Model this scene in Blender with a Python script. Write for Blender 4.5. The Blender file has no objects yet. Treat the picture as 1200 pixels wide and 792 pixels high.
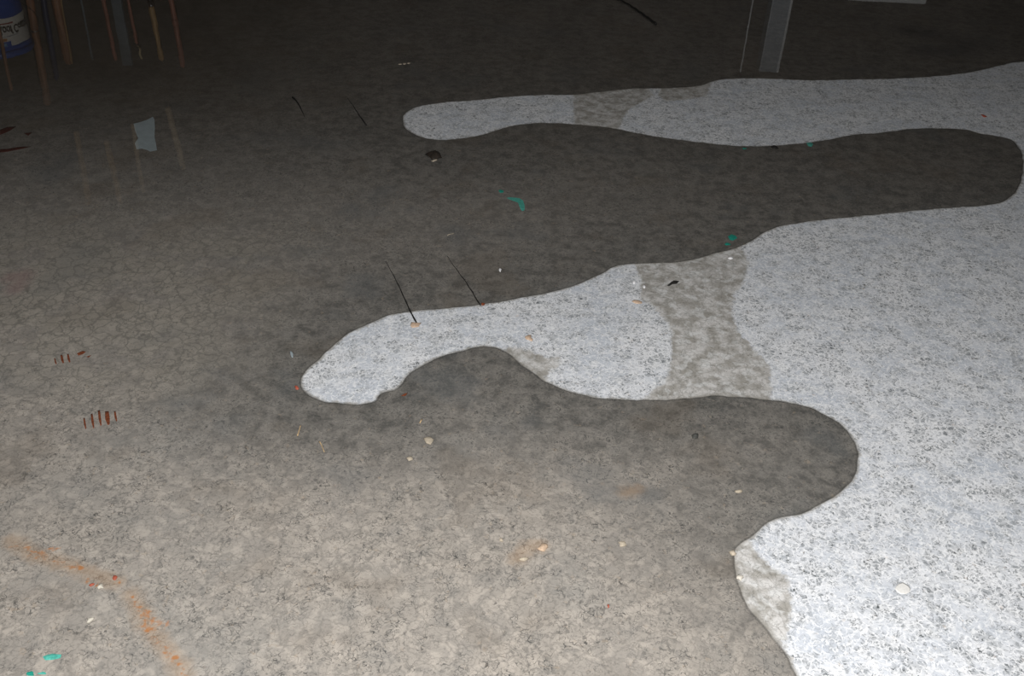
import bpy, bmesh, math, random
import numpy as np
from mathutils import Vector, Matrix
from mathutils.geometry import delaunay_2d_cdt

random.seed(7)
rng = np.random.default_rng(7)
scene = bpy.context.scene
COL = scene.collection

# ------------------------------------------------------------------ camera
W, H, F = 1200.0, 792.0, 1200.0
CAM_H = 1.5
up_c = Vector((87.0, 1659.0, 1200.0)).normalized()        # world up, seen in camera axes
fw_c = Vector((0, 0, -1))
wy_c = (fw_c - fw_c.dot(up_c) * up_c).normalized()        # world +Y in camera axes
wx_c = wy_c.cross(up_c)
R_wc = Matrix((wx_c, wy_c, up_c))                         # camera axes -> world
CAM = Vector((0, 0, CAM_H))
cd = bpy.data.cameras.new('camera')
cam = bpy.data.objects.new('camera', cd); COL.objects.link(cam)
cam.matrix_world = Matrix.Translation(CAM) @ R_wc.to_4x4()
cd.sensor_fit = 'HORIZONTAL'; cd.sensor_width = 36.0; cd.lens = 36.0 * F / W
cd.clip_start = 0.05; cd.clip_end = 60
scene.camera = cam

# ------------------------------------------------------------------ world, flash, exposure
wd = bpy.data.worlds.new('world'); scene.world = wd; wd.use_nodes = True
wd.node_tree.nodes['Background'].inputs[0].default_value = (0.5, 0.6, 0.75, 1)
wd.node_tree.nodes['Background'].inputs[1].default_value = 0.004
fl = bpy.data.lights.new('camera_flash', 'SPOT')
fl.energy = 300; fl.spot_size = math.radians(122); fl.spot_blend = 0.8; fl.shadow_soft_size = 0.025
fl.color = (1.0, 0.985, 0.97)
flo = bpy.data.objects.new('camera_flash', fl); COL.objects.link(flo)
flo.matrix_world = Matrix.Translation(CAM + Vector((0.02, 0.0, 0.11))) @ R_wc.to_4x4() @ Matrix.Rotation(math.radians(-1), 4, 'X')
scene.view_settings.view_transform = 'Standard'
scene.view_settings.look = 'None'
scene.view_settings.exposure = 0.0
scene.view_settings.gamma = 1.0
scene.view_settings.use_curve_mapping = False


def ray(x, y):
    return (R_wc @ Vector(((x - W / 2), -(y - H / 2), -F))).normalized()

def P(x, y, z=0.0):
    """pixel of the photograph -> point on the horizontal level z"""
    d = ray(x, y)
    return CAM + d * ((z - CAM_H) / d.z)

def mirrored(x, y, dist):
    """a reflection seen at the pixel -> the real point, at distance `dist` along world Y"""
    d = ray(x, y)
    p = CAM + d * (dist / d.y)
    return Vector((p.x, p.y, -p.z))

# ------------------------------------------------------------------ helpers
def tag(o, label=None, cat=None, group=None, kind=None):
    if label: o['label'] = label
    if cat: o['category'] = cat
    if group: o['group'] = group
    if kind: o['kind'] = kind
    return o

def obj(name, me, mat=None, parent=None):
    o = bpy.data.objects.new(name, me); COL.objects.link(o)
    if mat is not None and not me.materials: me.materials.append(mat)
    if parent is not None: o.parent = parent
    return o

def empty(name, loc):
    o = bpy.data.objects.new(name, None); COL.objects.link(o)
    o.location = loc; o.empty_display_size = 0.05
    return o

def mesh(name, verts, faces, smooth=False):
    me = bpy.data.meshes.new(name)
    me.from_pydata([tuple(v) for v in verts], [], [tuple(f) for f in faces])
    me.validate(); me.update()
    if smooth: me.polygons.foreach_set('use_smooth', [True] * len(me.polygons))
    return me

def from_bm(name, bm, smooth=False):
    bmesh.ops.recalc_face_normals(bm, faces=bm.faces)
    me = bpy.data.meshes.new(name); bm.to_mesh(me); bm.free()
    if smooth: me.polygons.foreach_set('use_smooth', [True] * len(me.polygons))
    return me

def box_mesh(name, lo, hi, bevel=0.0):
    bm = bmesh.new(); bmesh.ops.create_cube(bm, size=1)
    for v in bm.verts:
        v.co = Vector([lo[i] + (v.co[i] + .5) * (hi[i] - lo[i]) for i in range(3)])
    if bevel:
        bmesh.ops.bevel(bm, geom=bm.edges[:], offset=bevel, segments=2, profile=.6, affect='EDGES')
    return from_bm(name, bm)

def tube_mesh(name, pts, radii, n=10, cap=True):
    pts = [Vector(p) for p in pts]; vs = []; fs = []
    for i, p in enumerate(pts):
        t = (pts[min(i + 1, len(pts) - 1)] - pts[max(i - 1, 0)]).normalized()
        a = Vector((0, 0, 1)) if abs(t.z) < .9 else Vector((1, 0, 0))
        u = t.cross(a).normalized(); w = t.cross(u)
        for k in range(n):
            q = 2 * math.pi * k / n
            vs.append(p + (u * math.cos(q) + w * math.sin(q)) * radii[i])
    for i in range(len(pts) - 1):
        for k in range(n):
            fs.append((i * n + k, i * n + (k + 1) % n, (i + 1) * n + (k + 1) % n, (i + 1) * n + k))
    if cap:
        fs.append(tuple(range(n - 1, -1, -1))); fs.append(tuple((len(pts) - 1) * n + k for k in range(n)))
    return mesh(name, vs, fs, True)

def lathe_mesh(name, prof, n=48, closed=True):
    vs = []; fs = []
    for r, z in prof:
        for k in range(n):
            q = 2 * math.pi * k / n; vs.append((r * math.cos(q), r * math.sin(q), z))
    m = len(prof)
    for i in range(m - 1):
        for k in range(n):
            fs.append((i * n + k, i * n + (k + 1) % n, (i + 1) * n + (k + 1) % n, (i + 1) * n + k))
    if closed:
        fs.append(tuple(range(n - 1, -1, -1))); fs.append(tuple((m - 1) * n + k for k in range(n)))
    return mesh(name, vs, fs, True)

class NT:
    """small node-tree writer"""
    def __init__(self, name):
        self.m = bpy.data.materials.new(name); self.m.use_nodes = True
        self.t = self.m.node_tree; self.t.nodes.clear()
        self.out = self.t.nodes.new('ShaderNodeOutputMaterial')
    def n(self, typ, ins=None, **kw):
        nd = self.t.nodes.new(typ)
        for k, v in kw.items(): setattr(nd, k, v)
        for k, v in (ins or {}).items(): self.put(nd.inputs[k], v)
        return nd
    def put(self, sock, v):
        if isinstance(v, bpy.types.NodeSocket): self.t.links.new(v, sock)
        elif isinstance(v, tuple) and sock.type == 'RGBA' and len(v) == 3: sock.default_value = (*v, 1)
        else: sock.default_value = v
    def math(self, op, a, b=0.0, c=0.0):
        nd = self.n('ShaderNodeMath', operation=op)
        for i, v in enumerate((a, b, c)): self.put(nd.inputs[i], v)
        return nd.outputs[0]
    def step(self, v, lo, hi, a=0.0, b=1.0):
        nd = self.n('ShaderNodeMapRange', interpolation_type='SMOOTHSTEP', clamp=True)
        for k, q in zip(('Value', 'From Min', 'From Max', 'To Min', 'To Max'), (v, lo, hi, a, b)): self.put(nd.inputs[k], q)
        return nd.outputs[0]
    def mix(self, f, a, b, mode='MIX'):
        nd = self.n('ShaderNodeMix', data_type='RGBA', blend_type=mode)
        self.put(nd.inputs[0], f); self.put(nd.inputs[6], a); self.put(nd.inputs[7], b)
        return nd.outputs[2]
    def noise(self, vec, scale, detail=2.0, rough=.5, dist=0.0):
        nd = self.n('ShaderNodeTexNoise', {'Vector': vec, 'Scale': scale, 'Detail': detail, 'Roughness': rough, 'Distortion': dist})
        return nd
    def voro(self, vec, scale, feature='F1', rand=1.0):
        return self.n('ShaderNodeTexVoronoi', {'Vector': vec, 'Scale': scale, 'Randomness': rand}, feature=feature)
    def attr(self, name):
        return self.n('ShaderNodeAttribute', attribute_name=name).outputs['Fac']
    def finish(self, shader):
        self.t.links.new(shader, self.out.inputs[0]); return self.m

def simple_mat(name, col, rough=.6, var=.25, scale=40.0, metal=0.0, col2=None, stretch=None):
    t = NT(name)
    co = t.n('ShaderNodeTexCoord').outputs['Object']
    if stretch:
        co = t.n('ShaderNodeMapping', {'Vector': co, 'Scale': stretch}).outputs[0]
    nz = t.noise(co, scale, 4, .6).outputs[0]
    c2 = col2 or tuple(c * (1 - var) for c in col)
    c1 = col if col2 else tuple(min(1, c * (1 + var * .5)) for c in col)
    c = t.mix(t.step(nz, .3, .7), c1, c2)
    bp = t.n('ShaderNodeBump', {'Height': nz, 'Strength': .15, 'Distance': .002})
    b = t.n('ShaderNodeBsdfPrincipled', {'Base Color': c, 'Roughness': rough, 'Metallic': metal, 'Normal': bp.outputs[0]})
    return t.finish(b.outputs[0])

# ------------------------------------------------------------------ shoreline (traced, laid on the floor)
SHORE = [(1700,30),(1500,46),(1350,58),(1200,72),(1175,76),(1140,84),(1100,89),(1050,92),(1000,93),(950,94),(900,92),(860,92),(835,95),(822,100),
 (790,103),(740,104),(700,108),(670,111),(640,111),(600,113),(560,117),(520,120),(490,125),(477,131),(472,139),(475,149),(485,157),
 (503,163),(525,164),(550,161),(570,157),(590,150),(620,145),(650,144.5),(685,147),(715,150),(745,156),(780,162),(820,167),(860,171),
 (890,171.5),(920,170),(950,167),(980,162),(1000,158),(1030,156),(1060,152),(1090,150.5),(1130,152),(1150,157),(1175,161),(1188,166),
 (1196,176),(1199,187),(1198,205),(1192,222),(1180,234),(1160,240),(1120,243),(1080,246),(1040,250),(1000,254),(960,258),(925,263),
 (900,270),(878,284),(860,291),(827,300),(797,307),(752,308.5),(721,312),(701,323),(663,338),(625,346.5),(600,351),(567,356.5),
 (527,361),(489,364),(457,369),(446,374),(421,384),(401,396),(376,419),(360.6,433),(352.5,445),(354,454),(363,463),(381,470),
 (406,473),(426,473),(439,469.5),(446.5,461),(461.6,457),(472,447),(479,438),(497,426.5),(517,417.7),(540,411),(557.6,406.5),
 (578,406.5),(590,410),(600,417),(615,430),(638,445.5),(655.6,454),(683,462.6),(708.6,467),(731,468),(761.6,468.7),(802,467),
 (835,463.5),(852.5,464.4),(878,466),(905,469),(928,472),(950.5,478),(971,488),(988,500),(1000,513.6),(1005,529),(1005.5,544),
 (1001,559),(993,569),(976,583),(955.5,595),(938,602),(915,607),(898,614),(878,630),(866,640),(860,650),(862.6,670),(870,698),(880,716),
 (895.5,732),(910,753),(920,764),(933,789),(944,820),(958,860),(985,920),(1010,1000)]
DAMP = [[(740,300),(752,330),(750,350),(768,362),(785,382),(787,405),(786,428),(780,448),(765,456),(752,474),(903,474),(903,430),(886,412),(864,390),(858,365),(860,345),(872,330),(877,308),(866,284),(830,292)],
 [(592,405),(622,411),(640,420),(656,418),(655,428),(641,438),(640,452),(612,436),(592,416)],
 [(672,104),(672,125),(674,150),(690,152),(722,154),(728,145),(735,130),(748,122),(766,112),(758,100),(700,102)],
 [(775,98),(772,112),(780,119),(800,117),(828,113),(833,96),(800,98)],
 [(872,628),(885,645),(905,666),(922,675),(925,690),(928,715),(925,732),(918,758),(898,748),(874,718),(862,695),(854,665),(854,646)]]
RUST = [[(12,634),(30,636),(34,643),(64,640)],[(34,643),(60,652),(95,662)],[(104,676),(112,684)],[(133,676),(137,680)],
 [(155,696),(165,715),(172,735),(184,748),(205,770),(225,800)],[(172,714),(182,728),(198,727)]]
SOFT = [[(10,630),(45,648),(95,664),(135,680)],[(152,692),(180,742),(215,785)],[(606,652),(618,640),(632,637)],[(733,576),(746,573)]]

def smooth_line(pts, step=0.01):
    p = np.array(pts, float); n = len(p); out = []
    for i in range(n - 1):
        a, b, c, d = p[max(i-1,0)], p[i], p[i+1], p[min(i+2,n-1)]
        m = max(2, int(np.linalg.norm(c - b) / step))
        for t in np.linspace(0, 1, m, endpoint=False):
            t2, t3 = t*t, t*t*t
            out.append(.5*((2*b)+(-a+c)*t+(2*a-5*b+4*c-d)*t2+(-a+3*b-3*c+d)*t3))
    out.append(p[-1])
    return np.array(out)

def shoreline(step):
    l = smooth_line([P(x, y).to_2d() for x, y in SHORE], step)
    x, y = l[:, 0].copy(), l[:, 1].copy()
    l[:, 0] += .0012*np.sin(71*y + 23*x) + 0.0007*np.sin(167*y - 90*x)
    l[:, 1] += .0012*np.sin(83*x - 31*y + 1) + .0008*np.sin(190*x + 60*y)
    return l
shore = shoreline(0.012)

XMIN, XMAX, YMIN, YMAX = -3.9, 4.9, -1.2, 5.62
def seg_dist(pts, line, closed=False):
    """unsigned distance of points to a polyline"""
    a = line if closed else line[:-1]
    b = np.roll(line, -1, 0) if closed else line[1:]
    best = np.full(len(pts), 1e9, np.float32)
    X = pts[:, 0].astype(np.float32); Y = pts[:, 1].astype(np.float32)
    for (ax, ay), (bx, by) in zip(a.astype(np.float32), b.astype(np.float32)):
        dx, dy = bx - ax, by - ay; L = dx*dx + dy*dy + 1e-12
        t = np.clip(((X-ax)*dx + (Y-ay)*dy) / L, 0, 1)
        np.minimum(best, (X-ax-t*dx)**2 + (Y-ay-t*dy)**2, out=best)
    return np.sqrt(best)

def inside(pts, poly):
    X, Y = pts[:, 0], pts[:, 1]; r = np.zeros(len(pts), bool)
    a = poly; b = np.roll(poly, -1, 0)
    for (ax, ay), (bx, by) in zip(a, b):
        if ay == by: continue
        c = (ay > Y) != (by > Y)
        r ^= c & (X < (bx-ax)*(Y-ay)/(by-ay) + ax)
    return r

# water covers everything on the far / left side of the shoreline
s0, s1 = shore[0], shore[-1]
water_poly = np.vstack([shore, [[s1[0], YMIN], [XMIN, YMIN], [XMIN, YMAX], [XMAX, YMAX], [XMAX, s0[1]]]])

def depth_z(d):
    d = np.asarray(d)
    w = np.clip(d / .7, 0, 1); q = np.clip(-d / .4, 0, 1)
    return -0.009 * w*w*(3-2*w) + 0.003 * q*q*(3-2*q)

def floor_z(x, y):
    p = np.array([[x, y]]); d = seg_dist(p, shore)
    if not inside(p, water_poly)[0]: d = -d
    return float(depth_z(d)[0]), float(d[0])

# ------------------------------------------------------------------ floor material
def floor_material():
    t = NT('concrete')
    co = t.n('ShaderNodeTexCoord').outputs['Object']
    def warped(scale, amp):
        w = t.noise(co, scale, 2)
        v = t.n('ShaderNodeVectorMath', {0: w.outputs['Color'], 1: (.5, .5, .5)}, operation='SUBTRACT').outputs[0]
        v = t.n('ShaderNodeVectorMath', {0: v, 'Scale': amp}, operation='SCALE').outputs[0]
        return t.n('ShaderNodeVectorMath', {0: co, 1: v}, operation='ADD').outputs[0]
    cw = warped(70, .022)
    cb = warped(28, .055)
    shore_d = t.attr('shore'); damp_d = t.attr('damp'); rust_d = t.attr('rust'); soft_d = t.attr('soft'); shade_patch_d = t.attr('shade_patch'); pink_d = t.attr('pink')
    fine = t.noise(co, 330, 3, .65).outputs[0]
    n110 = t.noise(co, 110, 2, .55).outputs[0]
    n60 = t.noise(co, 60, 3, .55).outputs[0]
    n22 = t.noise(co, 24, 3, .55).outputs[0]
    n7 = t.noise(co, 7, 3, .55).outputs[0]
    n2 = t.noise(co, 2.2, 2, .5).outputs[0]
    yy = t.n('ShaderNodeSeparateXYZ', {0: co}).outputs[1]
    # fine broken crackle, as dark lines and as thin chalk veins; larger rounded crusts
    e1 = t.voro(cw, 72, 'DISTANCE_TO_EDGE').outputs['Distance']
    e2 = t.voro(cw, 125, 'DISTANCE_TO_EDGE').outputs['Distance']
    big = t.voro(cb, 26, 'SMOOTH_F1')
    big.inputs['Smoothness'].default_value = .35
    bige = t.voro(cb, 26, 'DISTANCE_TO_EDGE').outputs['Distance']
    bs = t.n('ShaderNodeSeparateColor', {0: big.outputs['Color']})
    blobv = t.step(t.noise(co, 34, 1.5, .5, .6).outputs[0], .34, .70)
    cell = t.voro(cw, 72, 'F1')
    cellv = t.n('ShaderNodeSeparateColor', {0: cell.outputs['Color']}).outputs[0]
    brk = t.step(n110, .40, .62)
    crack = t.math('MULTIPLY', t.step(e1, .20, .04), brk)
    crack2 = t.math('MULTIPLY', t.step(e2, .24, .03), t.step(n110, .62, .40))
    cracks = t.math('MAXIMUM', crack, t.math('MULTIPLY', crack2, .8))
    patch = t.step(t.math('ADD', t.math('MULTIPLY', n22, .55), t.math('MULTIPLY', n7, .55)), .44, .64)
    pits = t.math('MULTIPLY', t.math('MULTIPLY', t.step(e1, .10, .22), t.step(cellv, .25, .85)), patch)
    crack = t.math('MULTIPLY', t.math('MULTIPLY', t.step(e2, .22, .04), t.step(e1, .08, .16)), brk)
    cracks = t.math('MAXIMUM', crack, t.math('MULTIPLY', t.math('MULTIPLY', t.step(cell.outputs['Distance'], .30, .12), t.step(cellv, .55, .75)), .9))
    def worms(scale, width, seed):
        v = t.n('ShaderNodeMapping', {'Vector': co, 'Location': (seed, seed*1.7, seed*.6)}).outputs[0]
        nz = t.noise(v, scale, 1.0, .4, .3).outputs[0]
        return t.step(t.math('ABSOLUTE', t.math('SUBTRACT', nz, .5)), width, width*.2)
    brk2 = t.step(n60, .40, .58)
    cracks = t.math('MAXIMUM', t.math('MULTIPLY', cracks, .55), t.math('MULTIPLY', worms(95, .040, 3.1), brk2))
    cracks = t.math('MAXIMUM', cracks, t.math('MULTIPLY', worms(150, .045, 9.3), t.math('MULTIPLY', brk, .75)))
    vein = t.math('MAXIMUM', t.math('MULTIPLY', t.step(e1, .11, .03), t.step(n110, .36, .60)), t.math('MULTIPLY', worms(80, .035, 5.7), t.step(n110, .40, .62)))
    # --- dry: chalky skin
    base = t.mix(t.step(n7, .3, .7), (.56, .60, .66), (.76, .775, .80))
    base = t.mix(t.step(n22, .44, .68, 0, .65), base, (.44, .455, .465))
    base = t.mix(t.step(blobv, .62, .95, 0, .5), base, (.83, .84, .85))
    dry = t.mix(t.math('MULTIPLY', pits, .70), base, (.36, .385, .41))
    dry = t.mix(t.math('MULTIPLY', cracks, t.math('MULTIPLY_ADD', patch, .62, .36)), dry, (.085, .095, .10))
    dry = t.mix(t.math('MULTIPLY', vein, .70), dry, (.93, .945, .96))
    dry = t.mix(t.math('MULTIPLY', t.step(n60, .64, .74), .30), dry, (.78, .66, .56))
    # --- damp skin
    dm = t.mix(t.step(n22, .36, .66), (.37, .355, .325), (.645, .635, .62))
    dm = t.mix(t.step(blobv, .5, .9, 0, .55), dm, (.70, .71, .705))
    dm = t.mix(t.step(bige, .10, .0, 0, .35), dm, (.24, .23, .205))
    dm = t.mix(t.math('MULTIPLY', cracks, .5), dm, (.11, .11, .10))
    # --- soaked slab, and tan silt settled over it in rounded crusts
    soak = t.mix(t.step(n22, .32, .68), (.108, .104, .096), (.225, .212, .192))
    soak = t.mix(t.step(blobv, .55, .95, 0, .35), soak, (.270, .252, .225))
    soak = t.mix(t.step(n7, .48, .72, 0, .40), soak, (.105, .108, .104))
    silt_c = t.mix(t.step(n7, .3, .7), (.350, .320, .285), (.410, .369, .322))
    silt_c = t.mix(t.step(blobv, .35, .9, 0, .6), silt_c, (.52, .466, .406))
    silt_c = t.mix(t.step(bige, .085, .0, 0, .40), silt_c, (.19, .178, .160))
    silt_c = t.mix(t.step(n22, .50, .72, 0, .45), silt_c, (.25, .238, .218))
    silt_c = t.mix(t.step(n2, .50, .70, 0, .30), silt_c, (.285, .286, .272))
    sl = t.math('ADD', t.step(shore_d, -.10, .60), t.math('MULTIPLY', t.math('SUBTRACT', n7, .5), .45))
    sl = t.math('ADD', sl, t.step(yy, 1.75, 1.15, 0, .6))
    sl = t.math('ADD', sl, t.math('MULTIPLY', t.math('SUBTRACT', n22, .5), .6))
    sl = t.math('MULTIPLY', t.step(sl, -.10, 1.1), t.step(yy, 3.4, 1.6, .10, 1.0))  # fades with distance: flash falloff painted into the silt mix
    wet = t.mix(sl, soak, silt_c)
    wet = t.mix(t.math('MULTIPLY', t.math('MAXIMUM', cracks, t.math('MULTIPLY', pits, .35)), t.math('MULTIPLY_ADD', patch, .50, .40)), wet, (.062, .062, .060))
    wet = t.mix(t.math('MULTIPLY', vein, .20), wet, (.42, .385, .34))
    wet = t.mix(t.math('MULTIPLY', t.step(n60, .62, .76), .40), wet, (.42, .335, .25))
    n4 = t.noise(co, 3.6, 3, .6).outputs[0]
    wet = t.mix(t.step(n4, .46, .34, 0, .25), wet, (.15, .118, .085))
    wet = t.mix(t.step(n4, .54, .68, 0, .35), wet, (.135, .145, .150))
    # dried crust that broke into tan plates
    xx = t.n('ShaderNodeSeparateXYZ', {0: co}).outputs[0]
    zone = t.math('MULTIPLY', t.step(xx, -.45, -.80), t.math('MULTIPLY', t.step(yy, 1.65, 1.95), t.step(yy, 2.75, 2.35)))
    zone = t.math('MULTIPLY', zone, t.step(n7, .36, .52))
    wet = t.mix(t.math('MULTIPLY', zone, .35), wet, (.36, .33, .275))
    wet = t.mix(t.math('MULTIPLY', zone, t.step(bige, .10, .0, 0, .42)), wet, (.125, .120, .108))
    # brown dirt tint, darkened far off for weak flash, rust, painted shade patch, a pinkish spot
    wet = t.mix(t.math('MULTIPLY', t.step(yy, 2.5, 3.9), t.step(xx, -.4, -1.6, .30, .85)), wet, (.070, .056, .040))
    rn = t.math('MULTIPLY', t.math('SUBTRACT', n60, .5), .030)
    rn2 = t.math('MULTIPLY', t.math('SUBTRACT', n110, .5), .020)
    wet = t.mix(t.step(t.math('ADD', soft_d, rn), .030, .0, 0, .38), wet, (.42, .27, .15))
    wet = t.mix(t.step(t.math('ADD', rust_d, t.math('ADD', rn, rn2)), .0065, -.002, 0, .82), wet, (.42, .165, .045))
    wet = t.mix(t.step(t.math('ADD', pink_d, rn), .045, .0, 0, .45), wet, (.30, .19, .18))
    wet = t.mix(t.step(t.math('ADD', shade_patch_d, t.math('MULTIPLY', n7, .25)), .32, .02, 0, .8), wet, (.040, .042, .046))  # dark shade seen on the water, painted into the floor colour
    wet = t.mix(1.0, wet, (1.0, 1.0, 1.03), 'MULTIPLY')
    # --- zones
    dn = t.math('MULTIPLY', t.math('SUBTRACT', n60, .5), .030)
    dampf = t.step(t.math('ADD', damp_d, dn), .006, -.006)
    col = t.mix(dampf, dry, dm)
    rim = t.step(t.math('ADD', shore_d, t.math('MULTIPLY', t.math('SUBTRACT', n60, .5), .02)), -.009, .001)
    col = t.mix(t.math('MULTIPLY', rim, .75), col, (.27, .255, .225))
    bead_shade = t.math('MULTIPLY', t.step(shore_d, -.001, .001), t.step(shore_d, .007, .001))
    wet = t.mix(t.math('MULTIPLY', bead_shade, .45), wet, (.05, .05, .047))  # dark reflection along the water bead, painted as a thin line
    wetf = t.step(shore_d, -.0015, .0015)
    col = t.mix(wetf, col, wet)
    hgt = t.noise(co, 190, 2, .6).outputs[0]
    bp = t.n('ShaderNodeBump', {'Height': hgt, 'Strength': .35, 'Distance': .0015})
    b = t.n('ShaderNodeBsdfPrincipled', {'Base Color': col, 'Roughness': .85, 'Specular IOR Level': .15, 'Normal': bp.outputs[0]})
    return t.finish(b.outputs[0])

def build_floor():
    xs = np.concatenate([[XMIN, -3.4], np.arange(-3.0, 3.001, .0105), [3.4, 4.0, XMAX]])
    ys = np.concatenate([[YMIN, -.4, .2], np.arange(.6, 5.2, .0105), [5.4, YMAX]])
    X, Y = np.meshgrid(xs, ys); pts = np.stack([X.ravel(), Y.ravel()], 1)
    d = seg_dist(pts, shore); ins = inside(pts, water_poly); d = np.where(ins, d, -d)
    damp = np.full(len(pts), 9.0)
    near = np.where(d < .05)[0]
    for poly in DAMP:
        q = np.array([P(x, y).to_2d() for x, y in poly])
        s = seg_dist(pts[near], q, True); s = np.where(inside(pts[near], q), -s, s)
        damp[near] = np.minimum(damp[near], s)
    def lines(ls):
        r = np.full(len(pts), 9.0)
        for l in ls: r = np.minimum(r, seg_dist(pts, np.array([P(x, y).to_2d() for x, y in l])))
        return r
    rust = lines(RUST); soft = lines(SOFT); shade_patch = lines([[(1065,34),(1140,52)],[(1140,52),(1090,60)]]); pink = lines([[(12,322),(28,318),(16,336)]])
    Z = depth_z(d)
    nx, ny = len(xs), len(ys)
    i = np.arange(nx*ny).reshape(ny, nx)
    quads = np.stack([i[:-1,:-1], i[:-1,1:], i[1:,1:], i[1:,:-1]], -1).reshape(-1, 4)
    me = bpy.data.meshes.new('floor')
    me.vertices.add(len(pts)); me.vertices.foreach_set('co', np.column_stack([pts, Z]).astype(np.float32).ravel())
    me.loops.add(quads.size); me.loops.foreach_set('vertex_index', quads.ravel().astype(np.int32))
    me.polygons.add(len(quads)); me.polygons.foreach_set('loop_start', np.arange(0, quads.size, 4, dtype=np.int32))
    me.update(calc_edges=True)
    me.polygons.foreach_set('use_smooth', np.ones(len(quads), bool))
    for nm, a in (('shore', d), ('damp', damp), ('rust', rust), ('soft', soft), ('shade_patch', shade_patch), ('pink', pink)):
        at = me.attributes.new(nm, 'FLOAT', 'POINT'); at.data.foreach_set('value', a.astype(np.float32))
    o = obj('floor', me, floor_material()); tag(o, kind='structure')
    return o

floor = build_floor()

# ------------------------------------------------------------------ water: one sheet with a rounded rim along the shoreline
WZ = 0.0045
def water_material():
    t = NT('still_water')
    co = t.n('ShaderNodeTexCoord').outputs['Object']
    nz = t.noise(co, 5, 2).outputs[0]
    bp = t.n('ShaderNodeBump', {'Height': nz, 'Strength': .10, 'Distance': .004})
    # the sheet is thin: the same air-side reflectance counts for light going down and coming back up
    bf = t.n('ShaderNodeNewGeometry').outputs['Backfacing']
    ior = t.math('MULTIPLY_ADD', bf, 1/1.42 - 1.42, 1.42)        # index raised above plain water to strengthen the reflections
    fr = t.n('ShaderNodeFresnel', {'IOR': ior, 'Normal': bp.outputs[0]})
    tr = t.n('ShaderNodeBsdfTransparent', {'Color': (.955, .960, .950, 1)})
    gl = t.n('ShaderNodeBsdfGlossy', {'Color': (1, 1, 1, 1), 'Roughness': .012, 'Normal': bp.outputs[0]})
    mx = t.n('ShaderNodeMixShader', {0: fr.outputs[0], 1: tr.outputs[0], 2: gl.outputs[0]})
    return t.finish(mx.outputs[0])

def build_water():
    line = shoreline(0.006)
    tan = np.gradient(line, axis=0); tan /= np.linalg.norm(tan, axis=1)[:, None]
    nrm = np.stack([tan[:, 1], -tan[:, 0]], 1)
    test = line[200:201] + nrm[200:201] * .004
    if not inside(test, water_poly)[0]: nrm = -nrm
    offs = [(0.0, -.0004), (.0003, .0006), (.0012, .0012), (.0030, .00235), (.0048, .0034), (.0062, .0040), (.009, .0044), (.013, WZ)]
    rings = [line + nrm * o for o, _ in offs]
    n = len(line)
    verts = [Vector((x, y, z)) for (o, z), r in zip(offs, rings) for x, y in r]
    faces = []
    for k in range(len(offs) - 1):
        for i in range(n - 1):
            faces.append((k*n+i, k*n+i+1, (k+1)*n+i+1, (k+1)*n+i))
    inner = rings[-1]; e0, e1 = inner[0], inner[-1]
    poly = [Vector(p) for p in inner] + [Vector((e1[0], YMIN+.01)), Vector((XMIN+.01, YMIN+.01)), Vector((XMIN+.01, YMAX-.01)), Vector((max(e0[0], 3.0), YMAX-.01))]
    m = len(poly)
    vo, _, fo, *_ = delaunay_2d_cdt(poly, [(i, (i+1) % m) for i in range(m)], [list(range(m))], 1, 1e-6)
    base = len(verts)
    verts += [Vector((v.x, v.y, WZ)) for v in vo]
    faces += [tuple(base + i for i in f) for f in fo]
    bm = bmesh.new()
    bv = [bm.verts.new(v) for v in verts]
    for f in faces:
        try: bm.faces.new([bv[i] for i in f])
        except ValueError: pass
    bmesh.ops.remove_doubles(bm, verts=bm.verts, dist=2e-5)
    for f in bm.faces:
        f.normal_update()
        if f.normal.z < 0: f.normal_flip()
        f.smooth = min(v.co.z for v in f.verts) < WZ - 1e-5      # only the rounded rim is smooth shaded
    me = bpy.data.meshes.new('flood_water'); bm.to_mesh(me); bm.free()
    o = obj('flood_water', me, water_material())
    tag(o, 'shallow still water spread over the concrete floor with lobed edges', 'water', kind='stuff')
    return o
water = build_water()

# ------------------------------------------------------------------ room shell around it
m_block = simple_mat('dim_block_wall', (.13, .115, .10), .9, .35, 6)
m_ceil = simple_mat('ceiling_board', (.16, .14, .12), .9, .3, 4)
HT = 2.7
def shell(name, lo, hi, mat): return tag(obj(name, box_mesh(name, lo, hi), mat), kind='structure')
shell('wall_back', (XMIN, YMAX, -.05), (XMAX, YMAX+.15, HT), m_block)
shell('wall_left', (XMIN-.15, YMIN, -.05), (XMIN, YMAX, HT), m_block)
shell('wall_right', (XMAX, YMIN, -.05), (XMAX+.15, YMAX, HT), m_block)
shell('wall_front', (XMIN, YMIN-.15, -.05), (XMAX, YMIN, HT), m_block)
shell('ceiling', (XMIN-.15, YMIN-.15, HT), (XMAX+.15, YMAX+.15, HT+.12), m_ceil)

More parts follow.
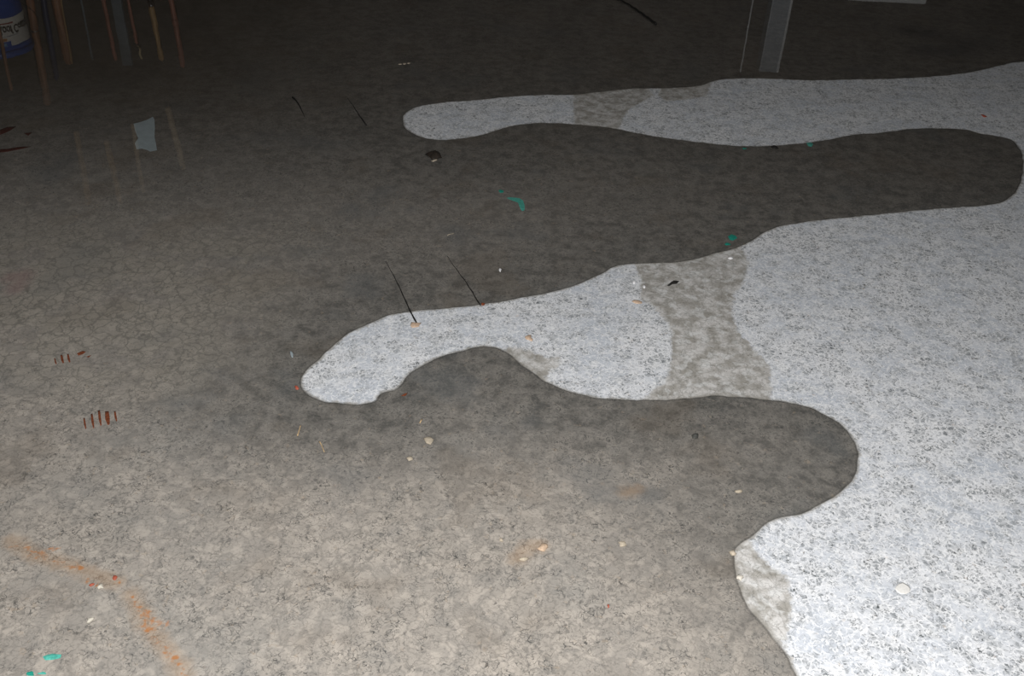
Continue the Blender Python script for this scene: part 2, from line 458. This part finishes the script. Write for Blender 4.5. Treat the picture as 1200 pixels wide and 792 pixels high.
# ------------------------------------------------------------------ things lying on the floor
def outline_thing(name, px, mat, thick=.0012, lift=None, dome=0.0, parent=None, z=None, smooth=True):
    """a traced outline laid on the floor (or the water), with its own thickness and doming"""
    c = np.mean(np.array(px), 0); pc = P(*c)
    fz, d = floor_z(pc.x, pc.y)
    z0 = fz + .0003 if z is None else z
    pts = [P(x, y, z0) for x, y in px]
    ctr = sum(pts, Vector()) / len(pts)
    n = len(pts); vs = []; fs = []
    rings = [1.0, .78, .45]
    for top in (1, 0):
        for k, s in enumerate(rings):
            for i, p in enumerate(pts):
                q = ctr + (p - ctr) * s
                q.z = z0 + (thick * (.35 + .65*(1-s*s)) + dome*(1-s*s) + random.uniform(-.15, .15)*thick if top else (dome*(1-s*s)))
                if top and q.z < z0 + dome*(1-s*s) + thick*.2: q.z = z0 + dome*(1-s*s) + thick*.2
                vs.append(q - ctr)
        vs.append(Vector((0, 0, (thick + dome if top else dome))))
    S = 3*n + 1
    for t_ in (0, 1):
        b = t_*S
        for k in range(2):
            for i in range(n):
                j = (i+1) % n
                fs.append((b+k*n+i, b+k*n+j, b+(k+1)*n+j, b+(k+1)*n+i))
        for i in range(n):
            fs.append((b+2*n+i, b+2*n+(i+1) % n, b+3*n))
    for i in range(n):
        j = (i+1) % n; fs.append((i, j, S+j, S+i))
    bm = bmesh.new(); bv = [bm.verts.new(v) for v in vs]
    for f in fs: bm.faces.new([bv[i] for i in f])
    o = obj(name, from_bm(name, bm, smooth), mat)
    if parent is None: o.location = ctr
    else:
        o.parent = parent; o.location = ctr - parent.location
    return o

def blob(cx, cy, rx, ry, n=9, jit=.38, rot=0.0):
    r = []
    for k in range(n):
        a = 2*math.pi*k/n; s = 1 + random.uniform(-jit, jit)
        x, y = rx*s*math.cos(a), ry*s*math.sin(a)
        r.append((cx + x*math.cos(rot) - y*math.sin(rot), cy + x*math.sin(rot) + y*math.cos(rot)))
    return r

m_green = simple_mat('green_paint', (.02, .36, .28), .45, .3, 200)
m_green2 = simple_mat('pale_green_paint', (.10, .50, .42), .45, .3, 200)
m_black = simple_mat('black_bark', (.012, .011, .010), .7, .4, 300)
m_leaf = simple_mat('dead_leaf', (.028, .020, .014), .7, .5, 150)
m_pale = simple_mat('pale_chip', (.50, .43, .34), .8, .2, 200)
m_white = simple_mat('white_speck', (.88, .88, .90), .5, .05, 200)
m_straw = simple_mat('straw', (.60, .42, .23), .7, .25, 200)
m_rustm = simple_mat('rust_scale', (.22, .055, .018), .9, .5, 160)
m_darkrust = simple_mat('dark_rust_scale', (.060, .010, .004), .9, .5, 120)
m_bluegrey = simple_mat('pale_blue_grey', (.36, .42, .45), .35, .12, 30)
m_peach = simple_mat('peach_stone', (.60, .44, .32), .85, .25, 150)
m_cream = simple_mat('cream_chip', (.60, .56, .49), .8, .2, 200)
m_cream2 = simple_mat('chalk_stone', (.78, .77, .74), .8, .08, 200)
m_grit = simple_mat('grey_grit', (.075, .075, .07), .8, .3, 200)
m_red = simple_mat('red_chip', (.42, .10, .06), .6, .2, 200)

def twig(pix, r0, r1, label, z0=.0035, mat=None, name='twig'):
    pts = [P(x, y, z0) for x, y in pix]
    base = pts[-1].copy(); base.z = 0
    wp = smooth_line([(p.x, p.y, p.z) for p in pts], .012)
    n = len(wp)
    pp = []
    for i, p in enumerate(wp):
        pp.append(Vector((p[0], p[1], p[2] + .0012*math.sin(i*1.3))) - base)
    rr = [r0 + (r1-r0)*i/(n-1) for i in range(n)]
    rr = [.78*r*(1 + .18*math.sin(i*2.1)) for i, r in enumerate(rr)]
    o = obj(name, tube_mesh(name, pp, rr, 8), mat or m_black); o.location = base
    return tag(o, label, name)

twig([(452,306),(457,315),(466,332),(476,354),(484,371),(488,377)], .0006, .0030, 'thin black twig with its thick hooked end on the pale concrete tongue', .0048)
twig([(524,300),(533,313),(545,329),(554,343),(563,358)], .0006, .0024, 'thin curved black twig ending at the waterline of the pale tongue', .0042)
twig([(407,115),(414,124),(421,135),(429,146)], .0006, .0034, 'short straight black twig in dark water off the upper tongue tip', .0045)
twig([(343,114),(347,118),(350,122),(354,130),(357,137)], .0042, .0008, 'short bent black twig with a knobbed end in dark water', .0050)
twig([(716,-4),(733,3),(750,14),(769,28)], .0040, .0068, 'long black stick lying in the darkest water near the back', .0080, name='stick')

# curled dead leaf and black flecks
leaf = empty('dead_leaf', P(508, 183, WZ))
outline_thing('leaf_blade', [(498,181),(503,179),(507,178),(511,177.5),(515,179),(517,183),(518,185),(514,185.5),(511,187),(507,188),(505,185.5),(502,183)], m_leaf, .004, dome=.012, z=WZ, parent=leaf)
outline_thing('leaf_edge', [(505,189),(509,187.4),(513,186.6),(512,188),(508,189.4)], m_pale, .002, dome=.001, z=WZ, parent=leaf)
tag(leaf, 'dark brown curled dead leaf with a pale lower edge in shallow water', 'leaf')
tag(outline_thing('bark_chip', [(782,334.5),(786,331),(790,329),(796,329.5),(793,332.5),(788,333),(784,335.5)], m_black, .003, dome=.003), 'black elongated bark chip on the damp grey patch', 'bark chip')
tag(outline_thing('bark_chip', [(903,172),(906,171),(910,172),(912.5,174),(909,175),(905,174)], m_black, .004, dome=.004, z=.001), 'black bark chip caught at the edge of the upper tongue', 'bark chip')
tag(outline_thing('grit_lump', blob(814, 511, 4.2, 2.6), m_grit, .004, dome=.002), 'small dark lump of grit under the water beside the lower lobe', 'grit')

# green paint flakes
gl = 'green paint flakes scattered on the floor'
def flake(px, mat, label): return tag(outline_thing('paint_flake', px, mat, .0010, dome=.0006, smooth=False), label, 'paint flake', gl)
flake([(584,223),(587,222),(590.5,223.5),(590,225.5),(586,226)], m_green, 'small oval dark green paint flake next to the hooked green one')
flake([(593.5,232),(597,231.2),(603,231.6),(609,232.4),(613,235),(614.6,240),(615.2,247),(612.5,248.2),(610.2,245.5),(611,240.5),(609,236.8),(604,235),(598,234)], m_green2, 'hook shaped green paint flake under dark water')
flake([(853,277),(857,274.5),(862,276),(864,279),(859,282),(855,281)], m_green, 'green paint flake at the mouth of the damp patch')
flake(blob(853, 286, 3, 1.6), m_green, 'faint small green paint flake by the damp patch waterline')
flake([(945,167.5),(950,166.4),(953,169),(951,172),(947,171)], m_green2, 'green paint flake at the waterline of the upper tongue')
flake(blob(872, 174, 2.6, 1.1), m_green, 'tiny green paint flake beside a black bark chip')
flake([(50,769.5),(56,767),(62,766),(72,767),(71,771),(62,773),(53,773.5)], m_green2, 'flat green paint flake in the bright foreground silt')
flake(blob(36, 789, 4, 3), m_green, 'rounded green paint flake in the bright foreground silt')
flake(blob(49, 789, 5, 1.6), m_green2, 'thin pale green paint flake in the bright foreground silt')

# rust tick marks
def marks(name, label, base, items, mat, thick=.0008):
    e = empty(name, Vector((P(*base).x, P(*base).y, 0)))
    for px in items: outline_thing('streak', px, mat, thick, parent=e)
    return tag(e, label, 'rust mark', 'rust marks on the flooded floor')
def tick(x, y0, y1, w, lean=2):
    m = (y0+y1)/2
    return [(x-w/2-lean*.4, y0), (x+w*.3-lean*.4, y0-.5), (x+w/2, m), (x+w*.45+lean*.4, y1-1), (x+lean*.4, y1), (x-w/2, m+1)]
marks('rust_mark', 'row of five short red-brown rust ticks', (117,497),
      [tick(99.5,490,503,2.2), tick(108.5,485,502,2.8), tick(117,481,499,3), tick(126,482,498,5.5,.5), tick(135.5,482,494,2.5)], m_rustm)
marks('rust_mark', 'faint row of short rust ticks beside crusted silt', (80,424),
      [tick(65,420,427,1.6), tick(73,416,426,2.8), tick(80.5,415,425,2.6), [(90,414),(97,411),(101,412),(97,415),(92,416.5)], [(101,418),(107,416),(104,419)]], m_rustm)
marks('rust_mark', 'long dark red rust streaks in brown water', (12,174),
      [[(0,152),(8,149),(19,148),(12,153),(4,156.5),(0,158)], [(-8,175),(8,174.4),(22,172),(37,171.6),(26,174.3),(10,177.6),(-8,179.4)], [(28,156),(38,155),(33,159)]], m_darkrust)

# pale bits, straw and stones
def bit(name, px, mat, label, cat, th=.0015, group='small debris on the floor', dome=.001, z=None):
    return tag(outline_thing(name, px, mat, th, dome=dome, z=z), label, cat, group)
twig([(352.5,498),(351,503),(348.5,510)], .0010, .0018, 'tan straw lying upright in silt below the tongue tip', .003, m_straw, 'straw')
twig([(374,517),(377,522),(380,529)], .0016, .0010, 'orange-tan straw beside the upright tan straw', .003, m_straw, 'straw')
twig([(494.5,491),(492,496)], .0018, .0016, 'very short yellow straw under the lower water lobe', .003, m_straw, 'straw')
twig([(524,276),(528,274.5),(532,273)], .0014, .0014, 'short pale straw in dark water above the twigs', .003, m_pale, 'straw')
bit('white_speck', blob(586, 316, 1.4, 2.6), m_white, 'bright white speck floating beside the curved twig', 'speck', z=WZ)
bit('white_speck', blob(342, 416, 1.5, 4, rot=-.3), m_bluegrey, 'bluish sliver in water left of the tongue tip', 'speck', z=WZ)
for x in (469, 474, 479):
    bit('white_speck', blob(x, 75.3 - (x-469)*.12, 2.2, .8), m_pale, 'tiny white fleck in a row of three in dark water', 'speck', z=WZ)
bit('stone_chip', blob(503, 515.5, 6.5, 4.2), m_pale, 'pale tan stone chip in the silt', 'stone', .004)
bit('stone_chip', blob(481, 538, 4, 2.4), m_pale, 'smaller pale tan stone chip in the silt', 'stone', .003)
bit('stone_chip', blob(636.5, 641.5, 5.5, 4), m_peach, 'peach stone chip next to the orange rust smear', 'stone', .004)
bit('stone_chip', blob(614, 655, 5, 3), m_pale, 'pale stone chip below the orange rust smear', 'stone', .003)
bit('stone_chip', blob(730, 637, 5.5, 3.2), m_pale, 'pale round stone chip in open silt', 'stone', .003)
bit('stone_chip', blob(866, 576, 4, 2.4), m_pale, 'cream stone chip below the lower water lobe edge', 'stone', .003)
bit('stone_chip', blob(867.5, 677, 4, 3.5), m_cream, 'white stone chip on the damp foreground edge', 'stone', .004)
bit('stone_chip', blob(859, 649, 4, 3.5), m_pale, 'cream stone chip at the waterline of the damp foreground edge', 'stone', .004)
bit('stone_chip', blob(1058, 690, 9, 7, 12, .12), m_cream2, 'large white stone set in the dry concrete', 'stone', .0008, dome=0)
bit('stone_chip', blob(118, 687.5, 4, 3.2), m_cream, 'white stone chip between two rust smears', 'stone', .004)
bit('stone_chip', blob(106, 726.5, 4.5, 2.6, rot=-.5), m_cream, 'white angular stone chip in foreground silt', 'stone', .004)
bit('stone_chip', blob(587, 633, 2.6, 2), m_pale, 'tiny cream stone chip left of the rust smear', 'stone', .003)
bit('stone_chip', blob(487, 381, 7, 3), m_peach, 'tan stone chip under the hooked twig end', 'stone', .002)
bit('stone_chip', blob(743, 331, 2.2, 1.7), m_white, 'tiny white stone chip at the left rim of the damp patch', 'stone', .003)
bit('stone_chip', blob(755, 336, 2, 1.6), m_white, 'tiny white stone chip just inside the damp patch', 'stone', .003)
bit('stone_chip', blob(856, 302.5, 3, 1.3), m_white, 'flat white stone chip near the green flake on damp concrete', 'stone', .003)
bit('stone_chip', blob(620, 396, 4.5, 3, rot=.4), m_peach, 'peach stone chip on the pale tongue', 'stone', .003)
bit('stone_chip', blob(747, 354, 6, 2.2), m_peach, 'flat peach stone chip beside the damp patch', 'stone', .002)
bit('red_chip', [(1149,134),(1153,134.5),(1157,137),(1153,137.5)], m_red, 'small red-orange chip on the upper tongue', 'chip', .002)
bit('red_chip', blob(348, 454, 2.6, 2.2), m_red, 'dark red chip at the tip of the pale tongue', 'chip', .003, z=WZ)
bit('red_chip', [(470,464),(474,461.5),(478,460.5),(475,464)], m_rustm, 'brown-red chip in the bay under the pale tongue', 'chip', .002)
bit('red_chip', blob(566, 356.5, 2.4, 1.4), m_rustm, 'brown-red chip at the lower end of the curved twig', 'chip', .003)
bit('red_chip', blob(108, 685, 3.4, 1.5, rot=-.3), m_red, 'long red chip between two rust smears', 'chip', .002)
bit('red_chip', blob(135, 677, 3.2, 2.4), m_red, 'rounded red chip at the end of a rust smear', 'chip', .002)
bit('red_chip', blob(713, 710, 1.4, 2.6), m_red, 'tiny upright red chip in open silt', 'chip', .002)

tag(outline_thing('pale_patch', [(156.5,145),(165,143),(172,140.5),(179,137),(181,140),(181.5,150),(181,160),(183,170),(184,176),(176,177.5),(172,175.5),(166,174),(160,175),(158,168),(162,162),(158.5,154)], m_bluegrey, .0006, dome=.0002, smooth=False),
    'pale blue-grey ragged patch lying in dark water', 'plastic scrap')  # thin flat pale piece with a ragged outline

# ------------------------------------------------------------------ things along the back, seen mirrored in the water
m_wood = simple_mat('brown_wood', (.50, .25, .14), .5, .4, 14, stretch=(6, 6, .5))
m_wood2 = simple_mat('tan_wood', (.74, .48, .22), .5, .3, 14, stretch=(6, 6, .5))
m_redwood = simple_mat('red_brown_wood', (.56, .24, .17), .5, .4, 14, stretch=(6, 6, .5))
m_paleW = simple_mat('pale_wood', (.82, .62, .38), .5, .3, 14, stretch=(6, 6, .5))
m_steel = simple_mat('dull_steel', (.6, .6, .6), .3, .2, 30, metal=1.0)
m_navy = simple_mat('navy_plastic', (.03, .05, .14), .4, .2, 20)
m_greyp = simple_mat('grey_painted_board', (.26, .31, .34), .6, .2, 12)
m_brass = simple_mat('brass', (.95, .78, .48), .35, .1, 30)
m_wpaint = simple_mat('white_enamel', (.82, .84, .85), .35, .05, 20)
m_greyen = simple_mat('grey_enamel', (.42, .46, .50), .45, .1, 20)
m_blue = simple_mat('blue_plastic', (.035, .12, .52), .35, .15, 12)
m_label = simple_mat('label_paper', (.90, .88, .80), .6, .06, 20)
m_ink = simple_mat('black_ink', (.015, .013, .015), .6, .1, 60)
m_redink = simple_mat('red_ink', (.40, .08, .07), .6, .1, 60)
m_cyan = simple_mat('light_blue_print', (.25, .50, .75), .5, .3, 60)
m_orange = simple_mat('orange_print', (.62, .26, .07), .5, .2, 60)

def pole(name, top_px, low_px, dist, r, mat, label, cat, extras=None, r_top=None, group='wooden poles standing along the back'):
    """upright whose mirrored top is at top_px and which passes low_px; it runs down to the floor"""
    a = mirrored(*top_px, dist); b = mirrored(*low_px, dist)
    s = (a - b) / max(1e-6, (a.z - b.z))
    fz = -.009
    foot = a - s * (a.z - fz)
    e = empty(name, foot)
    L = a - foot
    rt = r_top or r
    prof = [(0, r*.9), (.02, r), (.5, (r+rt)/2), (.97, rt), (.99, rt*.85), (1.0, rt*.45)]
    obj('shaft', tube_mesh('shaft', [L*t for t, _ in prof], [q for _, q in prof], 12), mat, e)
    tag(e, label, cat, group)
    for ex in (extras or []): ex(e, L)
    return e

def ring_at(px, dist, r, h, mat, name):
    def f(e, L):
        z = mirrored(*px, dist).z
        t = (z - e.location.z) / L.z
        c = L * t
        obj(name, tube_mesh(name, [c - Vector((0,0,h/2)), c - Vector((0,0,h*.3)), c + Vector((0,0,h*.3)), c + Vector((0,0,h/2))], [r*.9, r, r, r*.9], 14), mat, e)
    return f

D = 5.50
pole('pole', (14,108), (1,45), 4.75, .008, m_wood, 'thin grey-brown pole standing in front of the blue bucket', 'pole')
pole('pole', (56.6,124), (35,0), D-.05, .021, m_wood, 'thick brown pole with a steel band right beside the blue bucket', 'pole', [ring_at((41,38), D-.05, .0225, .012, m_steel, 'band')])
pole('pole', (67,95), (51,0), D, .016, m_navy, 'navy blue plastic pole next to the thick brown pole', 'pole')
pole('pole', (81,75), (66,0), D, .026, m_wood, 'broad brown pole between the navy pole and the thin grey rod', 'pole')
pole('pole', (84.5,75), (71.5,0), D-.03, .004, m_wood2, 'thin tan strip added as the bright edge of the broad brown pole', 'pole')  # separate strip added to draw the highlight along the pole beside it
pole('rod', (109,72), (95,0), D, .006, m_greyp, 'thin grey painted rod between wooden poles', 'rod', group='rods along the back')
pole('pole', (136,73), (121,0), D, .011, m_redwood, 'slim red-brown pole beside the grey painted board', 'pole')
def brass_hook(e, L):
    pts = [L + Vector((0,0,-.002)), L + Vector((.012,0,.02)), L + Vector((.008,-.004,.045)), L + Vector((.016,-.004,.07))]
    obj('hook', tube_mesh('hook', pts, [.0065]*4, 8), m_brass, e)
    obj('cross_plate', box_mesh('cross_plate', L + Vector((-.022,-.008,-.012)), L + Vector((.016,.008,-.004))), m_steel, e)
pole('pole', (161,55), (150,0), D, .009, m_redwood, 'slim red-brown pole topped with a brass hook', 'pole', [brass_hook])
pole('pole', (215,80), (200.5,0), D, .015, m_redwood, 'red-brown pole with a swollen joint near the tool with a wooden grip', 'pole', [ring_at((206,28), D, .019, .03, m_redwood, 'joint')])
# tool with wooden grip on a steel shank
a = mirrored(190, 73, D); b = mirrored(177.5, 9, D); s = (a-b)/(a.z-b.z); foot = a - s*(a.z+.009)
e = empty('hand_tool', foot)
L = a - foot; lb = b - foot
def lerp(t): return lb + (L-lb)*t
obj('shank', tube_mesh('shank', [Vector((0,0,0)), lb*.5, lb], [.007,.006,.006], 10), m_steel, e)
obj('ferrule', tube_mesh('ferrule', [lb*.96, lb*.99, lb*1.0], [.013,.015,.015], 14), m_steel, e)
obj('grip', tube_mesh('grip', [lerp(0), lerp(.03), lerp(.4), lerp(.70), lerp(.76), lerp(.80), lerp(.97), lerp(1)], [.014,.017,.016,.012,.011,.015,.014,.006], 14), m_wood2, e)
tag(e, 'hand tool with a tapered tan wooden grip on a steel shank', 'tool')
# grey painted board
p0 = mirrored(151, 80, D+.06); 
bd = obj('board', box_mesh('board', (-.028, -.011, 0), (.028, .011, p0.z+.009), .002), m_greyp); bd.location = (p0.x, p0.y, -.009)
tag(bd, 'blue-grey painted board standing upright between red-brown poles', 'board')

# wooden handles hung higher on the back wall
def hung(top, low, r, mat, label, dist=YMAX-.05):
    a = mirrored(*top, dist); b = mirrored(*low, dist)       # top: nearer pixel = lower height
    e = empty('hung_handle', a)
    v = b - a
    obj('shaft', tube_mesh('shaft', [Vector(), v*.02, v*.5, v*.98, v], [r*.6, r, r*1.05, r, r*.6], 12), mat, e)
    obj('peg', tube_mesh('peg', [v*.9 + Vector((0,-.02,r)), v*.9 + Vector((0,.06,r))], [.006,.006], 8), m_steel, e)
    return tag(e, label, 'handle', 'wooden handles hung on the back wall')
hung((197,127), (215,200), .018, m_paleW, 'tan wooden handle hung on the back wall, lowest of the row')
hung((155,146), (168,225), .014, m_paleW, 'brown wooden handle hung on the back wall beside the tan one')
hung((90,155), (104,240), .018, m_wood2, 'brown wooden handle hung on the back wall near the left corner')
hung((125,165), (142,240), .018, m_wood2, 'red-brown wooden handle hung on the back wall between brown ones')

# ------------------------------------------------------------------ bucket with printed label
def bucket():
    Db = 4.97
    ctr = mirrored(-3, 40, Db); base = Vector((ctr.x, Db, -.0088))
    e = empty('paint_bucket', base)
    zt = mirrored(-3, 71, Db-.14).z - base.z
    r0, r1 = .132, .150
    def rad(z): return r0 + (r1-r0)*z/zt
    prof = [(r0-.006, 0), (r0, .006), (rad(zt*.3), zt*.3), (rad(zt*.88), zt*.88), (r1+.003, zt*.885), (r1+.005, zt*.895), (r1+.003, zt*.905), (r1, zt*.91), (r1, zt*.95)]
    obj('body', lathe_mesh('body', prof), m_blue, e)
    lid = obj('lid', lathe_mesh('lid', [(r1+.004, zt*.935), (r1+.010, zt*.94), (r1+.010, zt*.985), (r1+.006, zt), (r1-.01, zt), (r1-.014, zt*.985), (.01, zt*.985)]), m_blue, e)
    def z_at(x, y): return mirrored(x, y, Db-.14).z - base.z
    lz0, lz1 = z_at(0, 27), z_at(0, 61)
    # label: a curved sheet round the body
    face = math.atan2(CAM.y-base.y, CAM.x-base.x)       # towards the viewer
    def wrap_pt(s, z, lift): # s arc metres to the viewer's right
        r = rad(z) + lift
        a = face + s/rad(z)
        return Vector((r*math.cos(a), r*math.sin(a), z))
    def sheet(name, s0, s1, z0, z1, lift, mat, par, n=28):
        vs, fs = [], []
        for i in range(n+1):
            s = s0+(s1-s0)*i/n
            for z in (z0, z1):
                vs.append(wrap_pt(s, z, lift)); 
        for i in range(n+1):
            s = s0+(s1-s0)*i/n
            for z in (z0, z1): vs.append(wrap_pt(s, z, lift-.0006))
        m = 2*(n+1)
        for i in range(n):
            k = 2*i; fs += [(k, k+2, k+3, k+1), (m+k, m+k+1, m+k+3, m+k+2), (k, m+k, m+k+2, k+2), (k+1, k+3, m+k+3, m+k+1)]
        fs += [(0, 1, m+1, m), (m-2, 2*m-2, 2*m-1, m-1)]
        bm = bmesh.new(); bv = [bm.verts.new(v) for v in vs]
        for f in fs: bm.faces.new([bv[i] for i in f])
        return obj(name, from_bm(name, bm), mat, par)
    lab = sheet('label', -.16, .20, lz0, lz1, .0012, m_label, e)
    lab['label'] = 'off-white printed label'
    px = .0041                                          # metres per photo pixel at the bucket
    def text(body, s, z, size, mat, name, sx=1.0):
        cu = bpy.data.curves.new(name, 'FONT'); cu.body = body; cu.size = size; cu.resolution_u = 3; cu.offset = size*.035
        tmp = bpy.data.objects.new('tmp_text', cu); COL.objects.link(tmp)
        bpy.context.view_layer.update()
        me = bpy.data.meshes.new_from_object(tmp.evaluated_get(bpy.context.evaluated_depsgraph_get()))
        bpy.data.objects.remove(tmp); me.name = name; me.materials.clear()
        bm = bmesh.new(); bm.from_mesh(me)
        bmesh.ops.triangulate(bm, faces=bm.faces[:])
        bmesh.ops.subdivide_edges(bm, edges=[ed for ed in bm.edges if ed.calc_length() > size*.25], cuts=2)
        for v in bm.verts:
            v.co = wrap_pt(s + v.co.x*sx, z + v.co.y, .0022)
        bm.to_mesh(me); bm.free()
        return obj(name, me, mat, lab)
    h = lz1-lz0
    text('Roof Coating', .004, lz0 + h*.27, .058, m_ink, 'lettering', .60)
    sheet('print_line', -.05, .085, lz0 + h*.155, lz0 + h*.20, .0020, m_redink, lab)
    sheet('print_line', .01, .10, lz0 + h*.585, lz0 + h*.605, .0020, m_greyen, lab)
    sheet('swoosh', -.01, .035, lz0 + h*.66, lz0 + h*.74, .0020, m_orange, lab)
    sq = sheet('badge', -.01, .052, lz0 + h*.76, lz1, .0020, m_blue, lab)
    sheet('badge_print', .0, .03, lz0 + h*.82, lz0 + h*.97, .0026, m_cyan, lab)
    # wire bail hanging at the side
    pts = []
    for k in range(25):
        q = math.pi*k/24
        pts.append((math.cos(q)*(r1+.008), math.sin(q)*.10 + .12, zt*.86 - math.sin(q)*.10))
    obj('bail', tube_mesh('bail', pts, [.002]*25, 6), m_steel, e)
    tag(e, 'blue plastic bucket with an off-white printed label beside the thick brown pole', 'bucket')
bucket()

# ------------------------------------------------------------------ right side: square post, cord, box
Dr = 5.45
a = mirrored(911, 87, Dr); b = mirrored(929, 0, Dr)
PH = a.z + .009
e = empty('square_post', (b.x-.05, Dr, -.009))
obj('shaft', box_mesh('shaft', (-.055, -.0, 0), (.045, .10, PH), .006), m_greyen, e)
obj('corner_trim', box_mesh('corner_trim', (.040, -.004, 0), (.052, .02, PH), .002), m_wpaint, e)
obj('base_plate', box_mesh('base_plate', (-.08, -.03, 0), (.07, .13, .008), .002), m_greyen, e)
tag(e, 'grey square post with a bright white corner trim', 'post')
a = mirrored(867, 87, Dr); b = mirrored(882.5, 0, Dr)
s = (a-b)/(a.z-b.z); foot = b - s*(b.z+.009); 
RL = s * (a.z + .009)
e = empty('white_rod', foot)
obj('shaft', tube_mesh('shaft', [RL*0, RL*.5, RL*.99, RL], [.0045, .0045, .0045, .003], 8), m_wpaint, e)
obj('foot_cap', tube_mesh('foot_cap', [RL*0, RL*.02], [.008, .008], 10), m_greyen, e)
tag(e, 'thin white rod standing upright beside the grey square post', 'rod', 'rods along the back')
a = mirrored(992, 2, 5.25); b = mirrored(1085, 2, 5.25)
e = empty('lidded_tray', ((a.x+b.x)/2, 5.25, -.009)); w = (b.x-a.x)/2
bh = a.z + .009
obj('body', box_mesh('body', (-w*.95, 0, 0), (w*.95, .33, bh-.03), .012), m_greyp, e)
obj('lid', box_mesh('lid', (-w, -.01, bh-.03), (w, .34, bh), .008), m_wpaint, e)
obj('latch', box_mesh('latch', (-w*.98, -.022, bh-.06), (-w*.90, -.008, bh-.008), .003), m_steel, e)
tag(e, 'shallow pale lidded tray standing by the back wall', 'tray')
